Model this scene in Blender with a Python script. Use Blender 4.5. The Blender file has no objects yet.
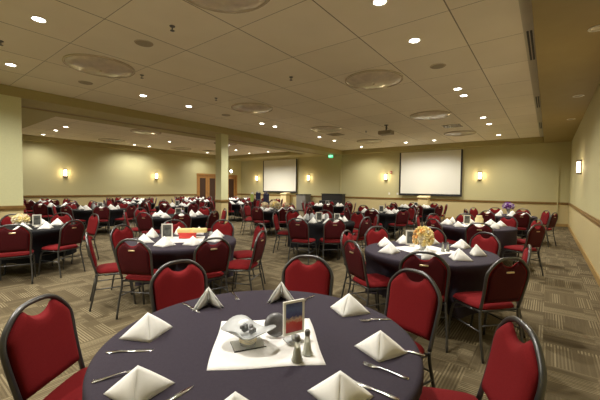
import bpy, bmesh, math, random
from mathutils import Vector, Matrix, Euler
random.seed(7)
R = math.radians
PI = math.pi
sc = bpy.context.scene
C = sc.collection

# ------------------------------------------------------------------ camera
FPX, YAW, PITCH, ROLL, CAMH = 326.58, 37.23, 2.11, 0.627, 1.5
cam_d = bpy.data.cameras.new('camera')
cam = bpy.data.objects.new('camera', cam_d)
C.objects.link(cam)
cam_d.sensor_width = 36.0
cam_d.lens = FPX / 600 * 36
cam_d.clip_start = 0.02
_y, _p, _r = R(YAW), R(PITCH), R(ROLL)
_f = Vector((-math.sin(_y) * math.cos(_p), math.cos(_y) * math.cos(_p), -math.sin(_p)))
_rt = Vector((math.cos(_y), math.sin(_y), 0))
_up = _rt.cross(_f)
_r2 = _rt * math.cos(_r) + _up * math.sin(_r)
_u2 = -_rt * math.sin(_r) + _up * math.cos(_r)
_m = Matrix((( _r2.x, _u2.x, -_f.x, 0), (_r2.y, _u2.y, -_f.y, 0), (_r2.z, _u2.z, -_f.z, CAMH), (0, 0, 0, 1)))
cam.matrix_world = _m
sc.camera = cam

# ------------------------------------------------------------------ world, light levels, exposure
w = bpy.data.worlds.new('world')
sc.world = w
w.use_nodes = True
w.node_tree.nodes['Background'].inputs[0].default_value = (0.05, 0.045, 0.035, 1)
w.node_tree.nodes['Background'].inputs[1].default_value = 0.2
sc.view_settings.view_transform = 'Standard'
sc.view_settings.look = 'None'
sc.view_settings.gamma = 1
sc.view_settings.use_curve_mapping = False
sc.view_settings.exposure = 0.62
DOWN_W = 170.0        # each recessed downlight (spot)
DOWN_COL = (1.0, 0.945, 0.85)
SCONCE_W = 7.0
SCONCE_COL = (1.0, 0.74, 0.42)

# ------------------------------------------------------------------ room numbers
XR, XL, YB, YF = 0.70, -19.13, 17.53, -2.6
ZM, ZS = 3.77, 3.54           # raised ceiling, soffit
RAIL = 0.98

# ------------------------------------------------------------------ helpers
def obj(name, bm, m, parent=None, smooth=False):
    me = bpy.data.meshes.new(name)
    bm.to_mesh(me); bm.free()
    if m is not None:
        for mm in (m if isinstance(m, (list, tuple)) else [m]):
            me.materials.append(mm)
    if smooth:
        for p in me.polygons: p.use_smooth = True
    o = bpy.data.objects.new(name, me)
    C.objects.link(o)
    if parent: o.parent = parent
    return o

def thing(name, label, cat, loc=(0, 0, 0), rz=0, group=None):
    o = bpy.data.objects.new(name, None)
    o.empty_display_size = 0.05
    C.objects.link(o)
    o.location = loc; o.rotation_euler = (0, 0, rz)
    return tag(o, label, cat, group)

def tag(o, label, cat, group=None, kind=None):
    o['label'] = label; o['category'] = cat
    if group: o['group'] = group
    if kind: o['kind'] = kind
    return o

def struct(name, bm, m, parent=None, smooth=False):
    o = obj(name, bm, m, parent, smooth)
    if parent is None: o['kind'] = 'structure'
    return o

def copy_tree(o, parent=None, name=None):
    c = o.copy()
    C.objects.link(c)
    if parent: c.parent = parent
    for ch in list(o.children): copy_tree(ch, c)
    return c

def box(bm, x0, x1, y0, y1, z0, z1, mi=0, bev=0):
    r = bmesh.ops.create_cube(bm, size=1.0)
    vs = r['verts']
    for v in vs:
        v.co = Vector(((x0 + x1) / 2 + v.co.x * (x1 - x0), (y0 + y1) / 2 + v.co.y * (y1 - y0), (z0 + z1) / 2 + v.co.z * (z1 - z0)))
    fs = set(f for v in vs for f in v.link_faces)
    for f in fs: f.material_index = mi
    if bev:
        es = set(e for v in vs for e in v.link_edges)
        r = bmesh.ops.bevel(bm, geom=list(es), offset=bev, segments=2, affect='EDGES', profile=0.5)
        for f in r['faces']: f.material_index = mi
    return bm

def B(*a, **k):
    return box(bmesh.new(), *a, **k)

def spline(pts, n=6, closed=False):
    pts = [Vector(p) for p in pts]
    out = []
    N = len(pts)
    rng = range(N if closed else N - 1)
    for i in rng:
        if closed:
            p0, p1, p2, p3 = pts[(i - 1) % N], pts[i], pts[(i + 1) % N], pts[(i + 2) % N]
        else:
            p1, p2 = pts[i], pts[i + 1]
            p0 = pts[i - 1] if i > 0 else p1 * 2 - p2
            p3 = pts[i + 2] if i + 2 < N else p2 * 2 - p1
        for k in range(n):
            t = k / n
            out.append(0.5 * ((2 * p1) + (-p0 + p2) * t + (2 * p0 - 5 * p1 + 4 * p2 - p3) * t * t + (-p0 + 3 * p1 - 3 * p2 + p3) * t ** 3))
    if not closed: out.append(pts[-1])
    return out

def tube(bm, pts, r, seg=8, closed=False, mi=0, ry=None):
    """sweep an (elliptical) section along pts"""
    pts = [Vector(p) for p in pts]
    N = len(pts)
    rings = []
    nrm = None
    for i, p in enumerate(pts):
        if closed: t = (pts[(i + 1) % N] - pts[(i - 1) % N])
        else: t = pts[min(i + 1, N - 1)] - pts[max(i - 1, 0)]
        t.normalize()
        if nrm is None:
            a = Vector((0, 1, 0)) if abs(t.y) < 0.9 else Vector((1, 0, 0))
            nrm = (a - t * a.dot(t)).normalized()
        else:
            nrm = (nrm - t * nrm.dot(t)).normalized()
        b = t.cross(nrm)
        rr = r[i] if isinstance(r, (list, tuple)) else r
        r2 = ry if ry else rr
        rings.append([bm.verts.new(p + nrm * (math.cos(2 * PI * k / seg) * rr) + b * (math.sin(2 * PI * k / seg) * r2)) for k in range(seg)])
    M = N if closed else N - 1
    for i in range(M):
        a, c = rings[i], rings[(i + 1) % N]
        for k in range(seg):
            f = bm.faces.new((a[k], a[(k + 1) % seg], c[(k + 1) % seg], c[k])); f.material_index = mi; f.smooth = True
    if not closed:
        for rg in (rings[0], rings[-1]):
            f = bm.faces.new(rg if rg is rings[-1] else rg[::-1]); f.material_index = mi
    return bm

def lathe(bm, prof, seg=24, cx=0, cy=0, mi=0, wob=None):
    rings = []
    for (r, z) in prof:
        if r < 1e-6: rings.append([bm.verts.new((cx, cy, z))])
        else:
            ring = []
            for k in range(seg):
                a = 2 * PI * k / seg
                rr, zz = (wob(r, z, a) if wob else (r, z))
                ring.append(bm.verts.new((cx + math.cos(a) * rr, cy + math.sin(a) * rr, zz)))
            rings.append(ring)
    for a, b in zip(rings, rings[1:]):
        for k in range(seg):
            k2 = (k + 1) % seg
            if len(a) == 1 and len(b) == 1: continue
            if len(a) == 1: f = bm.faces.new((a[0], b[k2], b[k]))
            elif len(b) == 1: f = bm.faces.new((a[k], a[k2], b[0]))
            else: f = bm.faces.new((a[k], a[k2], b[k2], b[k]))
            f.material_index = mi; f.smooth = True
    return bm

def fixn(bm):
    bmesh.ops.recalc_face_normals(bm, faces=bm.faces)
    return bm

# ------------------------------------------------------------------ materials
def mat(name, col, rough=0.6, metal=0.0, **k):
    m = bpy.data.materials.new(name)
    m.use_nodes = True
    b = m.node_tree.nodes['Principled BSDF']
    b.inputs['Base Color'].default_value = (*col, 1)
    b.inputs['Roughness'].default_value = rough
    b.inputs['Metallic'].default_value = metal
    if 'spec' in k: b.inputs['Specular IOR Level'].default_value = k['spec']
    if 'emit' in k:
        b.inputs['Emission Color'].default_value = (*k['emit'], 1)
        b.inputs['Emission Strength'].default_value = k.get('es', 1)
    if 'trans' in k:
        b.inputs['Transmission Weight'].default_value = k['trans']
    if 'alpha' in k: b.inputs['Alpha'].default_value = k['alpha']
    if 'sheen' in k:
        b.inputs['Sheen Weight'].default_value = k['sheen']
        b.inputs['Sheen Roughness'].default_value = 0.5
    return m

def noise_mat(name, c1, c2, scale=20, rough=0.7, bump=0.0, bscale=None, det=4, **k):
    m = mat(name, c1, rough, **k)
    nt = m.node_tree; N = nt.nodes; L = nt.links
    b = N['Principled BSDF']
    tc = N.new('ShaderNodeTexCoord')
    no = N.new('ShaderNodeTexNoise'); no.inputs['Scale'].default_value = scale; no.inputs['Detail'].default_value = det
    L.new(tc.outputs['Object'], no.inputs['Vector'])
    r = N.new('ShaderNodeValToRGB')
    r.color_ramp.elements[0].position = 0.3; r.color_ramp.elements[0].color = (*c1, 1)
    r.color_ramp.elements[1].position = 0.7; r.color_ramp.elements[1].color = (*c2, 1)
    L.new(no.outputs['Fac'], r.inputs['Fac']); L.new(r.outputs['Color'], b.inputs['Base Color'])
    if bump:
        n2 = N.new('ShaderNodeTexNoise'); n2.inputs['Scale'].default_value = bscale or scale * 3; n2.inputs['Detail'].default_value = 3
        L.new(tc.outputs['Object'], n2.inputs['Vector'])
        bp = N.new('ShaderNodeBump'); bp.inputs['Strength'].default_value = bump; bp.inputs['Distance'].default_value = 0.01
        L.new(n2.outputs['Fac'], bp.inputs['Height']); L.new(bp.outputs['Normal'], b.inputs['Normal'])
    return m

def M(nt, op, a, b=None, c=None):
    n = nt.nodes.new('ShaderNodeMath'); n.operation = op
    for i, v in enumerate((a, b, c)):
        if v is None: continue
        if isinstance(v, (int, float)): n.inputs[i].default_value = v
        else: nt.links.new(v, n.inputs[i])
    return n.outputs[0]

def carpet_mat():
    m = mat('carpet', (0.2, 0.15, 0.1), 0.95, spec=0.1)
    nt = m.node_tree; N = nt.nodes; L = nt.links
    b = N['Principled BSDF']
    tc = N.new('ShaderNodeTexCoord')
    sp = N.new('ShaderNodeSeparateXYZ'); L.new(tc.outputs['Object'], sp.inputs[0])
    X, Y = sp.outputs[0], sp.outputs[1]
    T = 0.5
    tx = M(nt, 'FLOOR', M(nt, 'DIVIDE', X, T)); ty = M(nt, 'FLOOR', M(nt, 'DIVIDE', Y, T))
    cv = N.new('ShaderNodeCombineXYZ'); L.new(tx, cv.inputs[0]); L.new(ty, cv.inputs[1])
    # quarter turned tiles
    par = M(nt, 'MODULO', M(nt, 'ABSOLUTE', M(nt, 'ADD', tx, ty)), 2.0)
    wn = N.new('ShaderNodeTexWhiteNoise'); wn.noise_dimensions = '3D'; L.new(cv.outputs[0], wn.inputs['Vector'])
    tv = wn.outputs['Value']
    turn = M(nt, 'GREATER_THAN', par, 0.5)
    u = M(nt, 'ADD', M(nt, 'MULTIPLY', X, turn), M(nt, 'MULTIPLY', Y, M(nt, 'SUBTRACT', 1.0, turn)))
    v = M(nt, 'ADD', M(nt, 'MULTIPLY', Y, turn), M(nt, 'MULTIPLY', X, M(nt, 'SUBTRACT', 1.0, turn)))
    # stripes of random brightness across u, changing length along v
    st = M(nt, 'FLOOR', M(nt, 'DIVIDE', u, 0.0125))
    seg = M(nt, 'FLOOR', M(nt, 'ADD', M(nt, 'DIVIDE', v, 0.5), M(nt, 'MULTIPLY', tv, 3.0)))
    c2 = N.new('ShaderNodeCombineXYZ'); L.new(st, c2.inputs[0]); L.new(seg, c2.inputs[1]); L.new(tv, c2.inputs[2])
    w2 = N.new('ShaderNodeTexWhiteNoise'); w2.noise_dimensions = '3D'; L.new(c2.outputs[0], w2.inputs['Vector'])
    alt = M(nt, 'MODULO', M(nt, 'ABSOLUTE', st), 2.0)
    # bands of strong pinstripe, bands of plain
    band = N.new('ShaderNodeTexNoise'); band.inputs['Scale'].default_value = 1.0; band.inputs['Detail'].default_value = 1
    c3 = N.new('ShaderNodeCombineXYZ'); L.new(M(nt, 'MULTIPLY', u, 6.0), c3.inputs[0]); L.new(seg, c3.inputs[1]); L.new(M(nt, 'MULTIPLY', tv, 9.0), c3.inputs[2])
    L.new(c3.outputs[0], band.inputs['Vector'])
    bs = N.new('ShaderNodeMapRange'); bs.inputs[1].default_value = 0.42; bs.inputs[2].default_value = 0.58
    L.new(band.outputs['Fac'], bs.inputs[0])
    stripe = M(nt, 'MULTIPLY', alt, M(nt, 'MULTIPLY', bs.outputs[0], M(nt, 'ADD', 0.55, M(nt, 'MULTIPLY', w2.outputs['Value'], 0.45))))
    val = M(nt, 'ADD', stripe, M(nt, 'ADD', M(nt, 'MULTIPLY', tv, 0.22), M(nt, 'MULTIPLY', w2.outputs['Value'], 0.15)))
    r = N.new('ShaderNodeValToRGB')
    e = r.color_ramp.elements
    e[0].position = 0.0; e[0].color = (0.085, 0.065, 0.036, 1)
    e[1].position = 1.0; e[1].color = (0.26, 0.215, 0.13, 1)
    x = e.new(0.3); x.color = (0.125, 0.098, 0.056, 1)
    L.new(val, r.inputs['Fac'])
    fz = N.new('ShaderNodeTexNoise'); fz.inputs['Scale'].default_value = 260; fz.inputs['Detail'].default_value = 2
    L.new(tc.outputs['Object'], fz.inputs['Vector'])
    mx = N.new('ShaderNodeMix'); mx.data_type = 'RGBA'; mx.blend_type = 'MULTIPLY'; mx.inputs[0].default_value = 0.5
    L.new(r.outputs[0], mx.inputs[6])
    g = N.new('ShaderNodeMapRange'); g.inputs[1].default_value = 0.3; g.inputs[2].default_value = 0.7; g.inputs[3].default_value = 0.6; g.inputs[4].default_value = 1.3
    L.new(fz.outputs['Fac'], g.inputs[0]); L.new(g.outputs[0], mx.inputs[7])
    L.new(mx.outputs[2], b.inputs['Base Color'])
    bp = N.new('ShaderNodeBump'); bp.inputs['Strength'].default_value = 0.4; bp.inputs['Distance'].default_value = 0.006
    L.new(M(nt, 'ADD', stripe, M(nt, 'MULTIPLY', fz.outputs['Fac'], 0.6)), bp.inputs['Height']); L.new(bp.outputs['Normal'], b.inputs['Normal'])
    return m

def ceiling_mat():
    m = mat('ceiling_panel', (0.62, 0.53, 0.40), 0.75, spec=0.25)
    nt = m.node_tree; N = nt.nodes; L = nt.links
    b = N['Principled BSDF']
    tc = N.new('ShaderNodeTexCoord')
    sp = N.new('ShaderNodeSeparateXYZ'); L.new(tc.outputs['Object'], sp.inputs[0])
    def line(co, off, per, wd):
        f = M(nt, 'FRACT', M(nt, 'DIVIDE', M(nt, 'SUBTRACT', co, off), per))
        d = M(nt, 'MULTIPLY', M(nt, 'MINIMUM', f, M(nt, 'SUBTRACT', 1.0, f)), per)
        return M(nt, 'LESS_THAN', d, wd)
    lx = line(sp.outputs[0], -1.07, 1.27, 0.008)
    ly = line(sp.outputs[1], 1.985, 1.255, 0.0045)
    no = N.new('ShaderNodeTexNoise'); no.inputs['Scale'].default_value = 1.5
    L.new(tc.outputs['Object'], no.inputs['Vector'])
    r = N.new('ShaderNodeValToRGB')
    r.color_ramp.elements[0].position = .3; r.color_ramp.elements[0].color = (0.82, 0.76, 0.63, 1)
    r.color_ramp.elements[1].position = .7; r.color_ramp.elements[1].color = (0.86, 0.80, 0.67, 1)
    L.new(no.outputs['Fac'], r.inputs['Fac'])
    # panel to panel tone
    fx = M(nt, 'FLOOR', M(nt, 'DIVIDE', M(nt, 'SUBTRACT', sp.outputs[0], -1.07), 1.27)); fy = M(nt, 'FLOOR', M(nt, 'DIVIDE', M(nt, 'SUBTRACT', sp.outputs[1], 1.985), 1.255))
    cv = N.new('ShaderNodeCombineXYZ'); L.new(fx, cv.inputs[0]); L.new(fy, cv.inputs[1])
    wn = N.new('ShaderNodeTexWhiteNoise'); L.new(cv.outputs[0], wn.inputs['Vector'])
    mul = M(nt, 'ADD', 0.95, M(nt, 'MULTIPLY', wn.outputs['Value'], 0.08))
    mm = N.new('ShaderNodeMix'); mm.data_type = 'RGBA'; mm.blend_type = 'MULTIPLY'; mm.inputs[0].default_value = 1
    L.new(r.outputs[0], mm.inputs[6]); L.new(mul, mm.inputs[7])
    mx = N.new('ShaderNodeMix'); mx.data_type = 'RGBA'
    L.new(M(nt, 'MULTIPLY', M(nt, 'MAXIMUM', lx, ly), 0.8), mx.inputs[0]); L.new(mm.outputs[2], mx.inputs[6]); mx.inputs[7].default_value = (0.10, 0.08, 0.05, 1)
    L.new(mx.outputs[2], b.inputs['Base Color'])
    return m

MT = {}
MT['carpet'] = carpet_mat()
MT['ceiling'] = ceiling_mat()
MT['soffit'] = noise_mat('soffit_paint_orange_lit', (0.32, 0.24, 0.085), (0.34, 0.26, 0.095), 3, 0.6)  # orange light on the right soffit is put into this paint colour
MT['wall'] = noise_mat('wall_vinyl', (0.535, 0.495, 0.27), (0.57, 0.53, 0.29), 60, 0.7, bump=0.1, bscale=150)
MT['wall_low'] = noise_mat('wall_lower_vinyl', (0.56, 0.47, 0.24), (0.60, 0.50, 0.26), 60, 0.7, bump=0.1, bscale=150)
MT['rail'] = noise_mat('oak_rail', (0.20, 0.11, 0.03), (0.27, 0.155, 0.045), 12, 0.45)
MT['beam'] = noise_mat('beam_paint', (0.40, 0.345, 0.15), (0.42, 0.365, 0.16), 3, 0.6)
MT['column'] = noise_mat('column_paint', (0.62, 0.63, 0.37), (0.66, 0.66, 0.39), 30, 0.6)
MT['door'] = noise_mat('oak_door', (0.36, 0.17, 0.045), (0.44, 0.22, 0.06), 10, 0.4)
MT['door_glass'] = mat('dark_door_glass', (0.06, 0.03, 0.02), 0.35, spec=0.3)
MT['screen'] = mat('screen_cloth', (0.80, 0.79, 0.70), 0.9)
MT['black'] = mat('black_trim', (0.02, 0.02, 0.02), 0.5)
MT['metal'] = mat('gunmetal_tube', (0.11, 0.11, 0.11), 0.36, 0.8)
MT['red'] = noise_mat('red_fabric', (0.158, 0.0085, 0.0105), (0.19, 0.011, 0.013), 180, 0.9, bump=0.15, bscale=500, spec=0.15)
MT['burgundy'] = noise_mat('burgundy_back_fabric', (0.055, 0.0035, 0.006), (0.068, 0.0045, 0.0075), 120, 0.75, bump=0.1, bscale=400, spec=0.2)
MT['brass'] = mat('brass_badge', (0.75, 0.62, 0.38), 0.3, 0.8)
MT['chrome'] = mat('bright_metal', (0.75, 0.75, 0.75), 0.18, 1.0)
MT['cloth'] = noise_mat('dark_plum_cloth', (0.029, 0.022, 0.034), (0.035, 0.027, 0.040), 90, 0.8, bump=0.12, bscale=600, spec=0.25)
MT['cloth_black'] = noise_mat('black_cloth', (0.007, 0.0075, 0.009), (0.010, 0.0105, 0.012), 90, 0.85, bump=0.1, bscale=600, spec=0.15)
MT['linen'] = noise_mat('white_linen', (0.86, 0.86, 0.82), (0.91, 0.91, 0.87), 40, 0.8, bump=0.08, bscale=500)
MT['overlay'] = noise_mat('white_overlay_cloth', (0.86, 0.85, 0.83), (0.90, 0.89, 0.87), 40, 0.8, bump=0.05, bscale=400)
MT['table_wood'] = mat('table_board', (0.12, 0.08, 0.05), 0.6)
MT['glass'] = mat('clear_glass', (0.95, 0.97, 0.95), 0.05, trans=1.0)
MT['frost'] = mat('frosted_dish_glass', (0.80, 0.83, 0.84), 0.18, trans=0.45)
MT['dish'] = noise_mat('lamp_dish_glass', (0.52, 0.46, 0.38), (0.68, 0.61, 0.50), 7, 0.12, bump=0.5, bscale=9)
MT['trimring'] = mat('dish_rim', (0.62, 0.55, 0.42), 0.25, 0.3)
MT['lamp'] = mat('lamp_lens', (1, 1, 1), 0.4, emit=(1.0, 0.97, 0.88), es=14)
MT['sconce_glass'] = mat('sconce_glass', (1, 1, 1), 0.4, emit=(1.0, 0.80, 0.50), es=4)
MT['bronze'] = mat('bronze', (0.09, 0.045, 0.025), 0.4, 0.5)
MT['grille'] = noise_mat('speaker_grille', (0.30, 0.26, 0.18), (0.34, 0.29, 0.21), 300, 0.6)
MT['green'] = mat('exit_green', (0.05, 0.5, 0.2), 0.5, emit=(0.06, 0.7, 0.3), es=1.0)
MT['signwhite'] = mat('sign_letters', (1, 1, 1), 0.5, emit=(0.8, 1.0, 0.85), es=1.3)
MT['cream'] = mat('cream_panel', (0.80, 0.66, 0.36), 0.6)
MT['grey'] = noise_mat('grey_panel', (0.16, 0.155, 0.14), (0.2, 0.19, 0.17), 30, 0.7)
MT['redplastic'] = mat('red_plastic', (0.35, 0.02, 0.01), 0.4)
MT['white'] = mat('white_plastic', (0.8, 0.78, 0.7), 0.4)
MT['orange'] = noise_mat('orange_petals', (0.98, 0.50, 0.16), (0.98, 0.72, 0.32), 30, 0.8)
MT['yellow'] = noise_mat('yellow_petals', (0.98, 0.80, 0.36), (0.98, 0.90, 0.56), 30, 0.8)
MT['ivory'] = noise_mat('ivory_petals', (0.85, 0.75, 0.52), (0.92, 0.86, 0.7), 30, 0.8)
MT['pink'] = mat('pink_petals', (0.75, 0.25, 0.22), 0.8)
MT['purple'] = noise_mat('purple_petals', (0.16, 0.04, 0.3), (0.4, 0.15, 0.55), 40, 0.7)
MT['lilac'] = mat('lilac_petals', (0.62, 0.52, 0.68), 0.8)
MT['leaf'] = mat('green_leaves', (0.12, 0.22, 0.06), 0.7)
MT['boxred'] = mat('red_box', (0.62, 0.05, 0.04), 0.5)
MT['boxyellow'] = noise_mat('yellow_box', (0.78, 0.6, 0.22), (0.8, 0.66, 0.3), 10, 0.5)
MT['navy'] = noise_mat('navy_paper', (0.012, 0.014, 0.045), (0.03, 0.035, 0.09), 8, 0.35)
MT['lime'] = mat('lime_paper', (0.45, 0.55, 0.12), 0.5)
MT['milky'] = mat('cloudy_glass', (0.85, 0.87, 0.78), 0.15, trans=0.7)
MT['salt'] = mat('salt', (0.85, 0.84, 0.78), 0.7)
MT['pepper'] = noise_mat('pepper', (0.16, 0.14, 0.06), (0.4, 0.38, 0.2), 300, 0.8)
MT['pewter'] = noise_mat('pewter', (0.11, 0.11, 0.11), (0.2, 0.2, 0.2), 40, 0.4, metal=0.6)
MT['photo'] = noise_mat('grey_photo', (0.03, 0.035, 0.03), (0.16, 0.165, 0.15), 13, 0.5, det=1)

def poster_mat():
    m = mat('poster_print', (0.1, 0.1, 0.2), 0.35)
    nt = m.node_tree; N = nt.nodes; L = nt.links
    b = N['Principled BSDF']
    tc = N.new('ShaderNodeTexCoord'); sp = N.new('ShaderNodeSeparateXYZ'); L.new(tc.outputs['Object'], sp.inputs[0])
    no = N.new('ShaderNodeTexNoise'); no.inputs['Scale'].default_value = 55; L.new(tc.outputs['Object'], no.inputs['Vector'])
    z = M(nt, 'ADD', M(nt, 'DIVIDE', sp.outputs[2], 0.15), M(nt, 'MULTIPLY', M(nt, 'SUBTRACT', no.outputs['Fac'], 0.5), 0.25))
    r = N.new('ShaderNodeValToRGB'); e = r.color_ramp.elements
    e[0].position = 0.0; e[0].color = (0.4, 0.02, 0.02, 1); e[1].position = 1.0; e[1].color = (0.03, 0.03, 0.08, 1)
    for p, c in ((0.3, (0.5, 0.05, 0.03, 1)), (0.4, (0.65, 0.45, 0.3, 1)), (0.5, (0.05, 0.05, 0.16, 1)), (0.75, (0.10, 0.14, 0.32, 1))):
        x = e.new(p); x.color = c
    L.new(z, r.inputs['Fac']); L.new(r.outputs[0], b.inputs['Base Color'])
    return m
MT['poster'] = poster_mat()

# ------------------------------------------------------------------ structure
struct('floor', B(XL - .2, XR + .2, YF - .2, YB + .2, -0.1, 0), MT['carpet'])

def wall_faces(name, x0, x1, y0, y1):
    w_ = struct(name, B(x0, x1, y0, y1, RAIL, ZM + .2), MT['wall'])
    obj('lower_wall', B(x0, x1, y0, y1, 0, RAIL), MT['wall_low'], w_)
    return w_
wall_faces('wall_right', XR, XR + .2, YF - .2, YB + .2)
wall_faces('wall_back', XL - .2, XR, YB, YB + .2)
wall_faces('wall_front', XL - .2, XR, YF - .2, YF)
# left wall with door opening Y 13.6..17.02, z<2.33
wl = struct('wall_left', B(XL - .2, XL, YF, 13.6, RAIL, ZM + .2), MT['wall'])
bm = bmesh.new(); box(bm, XL - .2, XL, 13.6, 17.02, 2.33, ZM + .2); box(bm, XL - .2, XL, 17.02, YB, RAIL, ZM + .2)
obj('upper_wall', bm, MT['wall'], wl)
bm = bmesh.new(); box(bm, XL - .2, XL, YF, 13.6, 0, RAIL); box(bm, XL - .2, XL, 17.02, YB, 0, RAIL)
obj('lower_wall', bm, MT['wall_low'], wl)

# rails and baseboards
def rail_run(n, x0, x1, y0, y1, d):
    bm = bmesh.new()
    box(bm, x0, x1, y0, y1, RAIL - .065, RAIL + .035)
    (dx, dy) = d
    box(bm, x0 + min(dx, 0) * .012, x1 + max(dx, 0) * .012, y0 + min(dy, 0) * .012, y1 + max(dy, 0) * .012, RAIL - .03, RAIL)
    struct('trim_%d' % n, bm, MT['rail'])
rail_run(1, XR - .022, XR, YF, YB, (-1, 0))
rail_run(2, XL, XR - .022, YB - .022, YB, (0, -1))
rail_run(3, XL, XL + .022, YF, 13.5, (1, 0))
rail_run(4, XL, XL + .022, 17.12, YB - .022, (1, 0))
MT['base'] = noise_mat('baseboard_wood', (0.36, 0.23, 0.075), (0.42, 0.27, 0.09), 12, 0.5)
struct('baseboard_right', B(XR - .018, XR, YF, YB, 0, .12), MT['base'])
struct('baseboard_back', B(XL, XR - .018, YB - .018, YB, 0, .12), MT['base'])
struct('baseboard_left', B(XL, XL + .018, YF, 13.5, 0, .12), MT['base'])

# ceiling: soffit level everywhere, two raised trays
XT0, XT1, YT0, YT1 = -9.89, -0.21, -1.6, 17.16      # main tray
XU0, XU1, YU0, YU1 = -18.85, -11.72, 3.38, 15.9     # left tray
ce = struct('ceiling', B(XT0, XT1, YT0, YT1, ZM, ZM + .1), MT['ceiling'])
obj('left_ceiling', B(XU0, XU1, YU0, YU1, ZM, ZM + .1), MT['ceiling'], ce)
bm = bmesh.new()
E = 0.0
for (a, b, c, d) in ((XT1, XR, YF, YB), (XT0, XT1, YT1, YB), (XT0, XT1, YF, YT0), (XU1, XT0, YF, YB),
                     (XL, XU0, YF, YB), (XU0, XU1, YU1, YB), (XU0, XU1, YF, YU0)):
    if a == XT1:
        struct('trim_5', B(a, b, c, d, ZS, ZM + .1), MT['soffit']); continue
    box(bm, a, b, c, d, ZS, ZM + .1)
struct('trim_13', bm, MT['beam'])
# linear strip along the right edge of the main tray with slot diffusers
MT['strip'] = noise_mat('grey_strip', (0.50, 0.47, 0.36), (0.54, 0.50, 0.39), 5, 0.5)
struct('trim_6', B(-0.355, -0.2105, YT0, YT1, ZM - .012, ZM), MT['strip'])
# partition track in the beam between the two halves
struct('trim_7', B(-11.03, -10.87, YF, YB, ZS - .018, ZS), MT['trimring'])
bm = bmesh.new(); box(bm, -10.98, -10.92, YF, YB, ZS - .03, ZS - .018)
struct('trim_8', bm, MT['soffit'])
# partition jamb on the back wall
struct('trim_9', B(-10.22, -10.16, YB - .05, YB, RAIL + .035, ZS), MT['wall'])
struct('trim_10', B(0.30, 0.34, YB - .04, YB, .12, ZS), MT['wall'])

# wall pier on the left that holds the partition
pier = struct('wall_pier', B(-11.2, -9.9, YF, 2.19, RAIL, ZS), MT['column'])
obj('lower_wall', B(-11.2, -9.9, YF, 2.19, 0, RAIL), MT['wall_low'], pier)
bm = bmesh.new(); box(bm, -11.22, -9.878, YF, 2.212, RAIL - .065, RAIL + .035); box(bm, -11.23, -9.866, YF, 2.224, RAIL - .03, RAIL)
struct('trim_11', bm, MT['rail'])
struct('baseboard_pier', B(-11.22, -9.882, YF, 2.208, 0, .12), MT['base'])
# free column
col = struct('trim_12', B(-10.32, -9.98, 8.14, 8.48, RAIL, ZS), MT['column'])
obj('lower_shaft', B(-10.32, -9.98, 8.14, 8.48, 0, RAIL), MT['wall_low'], col)
bm = bmesh.new(); box(bm, -10.342, -9.958, 8.118, 8.502, RAIL - .065, RAIL + .035); box(bm, -10.353, -9.947, 8.107, 8.513, RAIL - .03, RAIL)
obj('column_rail', bm, MT['rail'], col)
obj('column_base', B(-10.338, -9.962, 8.122, 8.498, 0, .12), MT['base'], col)

# double doors on the left wall
ys = [13.6, 14.455, 15.31, 16.165, 17.02]
fr = bmesh.new()
box(fr, XL - .12, XL + .03, 13.5, 13.62, 0, 2.43); box(fr, XL - .12, XL + .03, 17.0, 17.12, 0, 2.43); box(fr, XL - .12, XL + .03, 13.62, 17.0, 2.31, 2.43)
box(fr, XL - .1, XL + .02, 15.25, 15.37, 0, 2.31)
struct('door_frame', fr, MT['door'])
dy = [(13.62, 14.43), (14.44, 15.25), (15.37, 16.18), (16.19, 17.0)]
for i, (a, b) in enumerate(dy):
    bm = bmesh.new()
    box(bm, XL - .09, XL - .045, a, a + .16, 0.01, 2.305); box(bm, XL - .09, XL - .045, b - .16, b, 0.01, 2.305)
    box(bm, XL - .09, XL - .045, a + .16, b - .16, 0.01, .28); box(bm, XL - .09, XL - .045, a + .16, b - .16, 2.12, 2.305)
    d = struct('door_%d' % (i + 1), bm, MT['door'])
    obj('door_pane', B(XL - .075, XL - .06, a + .155, b - .155, .275, 2.125), MT['door_glass'], d)
    hy = b - .08 if i % 2 == 0 else a + .08
    bm = bmesh.new(); tube(bm, spline([(XL - .045, hy, 1.0), (XL + .0, hy, 1.0), (XL + .0, hy, 1.25), (XL - .045, hy, 1.25)], 4), .009, 6)
    obj('door_handle', bm, MT['chrome'], d)

# ------------------------------------------------------------------ lamps in the ceiling
def spot(name, loc, watts, col, parent, size=R(150), blend=0.8, rad=0.07):
    l = bpy.data.lights.new(name, 'SPOT'); l.energy = watts; l.color = col; l.spot_size = size; l.spot_blend = blend; l.shadow_soft_size = rad
    o = bpy.data.objects.new(name, l); C.objects.link(o); o.parent = parent; o.location = loc
    return o
def point(name, loc, watts, col, parent, rad=0.1):
    l = bpy.data.lights.new(name, 'POINT'); l.energy = watts; l.color = col; l.shadow_soft_size = rad
    o = bpy.data.objects.new(name, l); C.objects.link(o); o.parent = parent; o.location = loc
    return o

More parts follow.
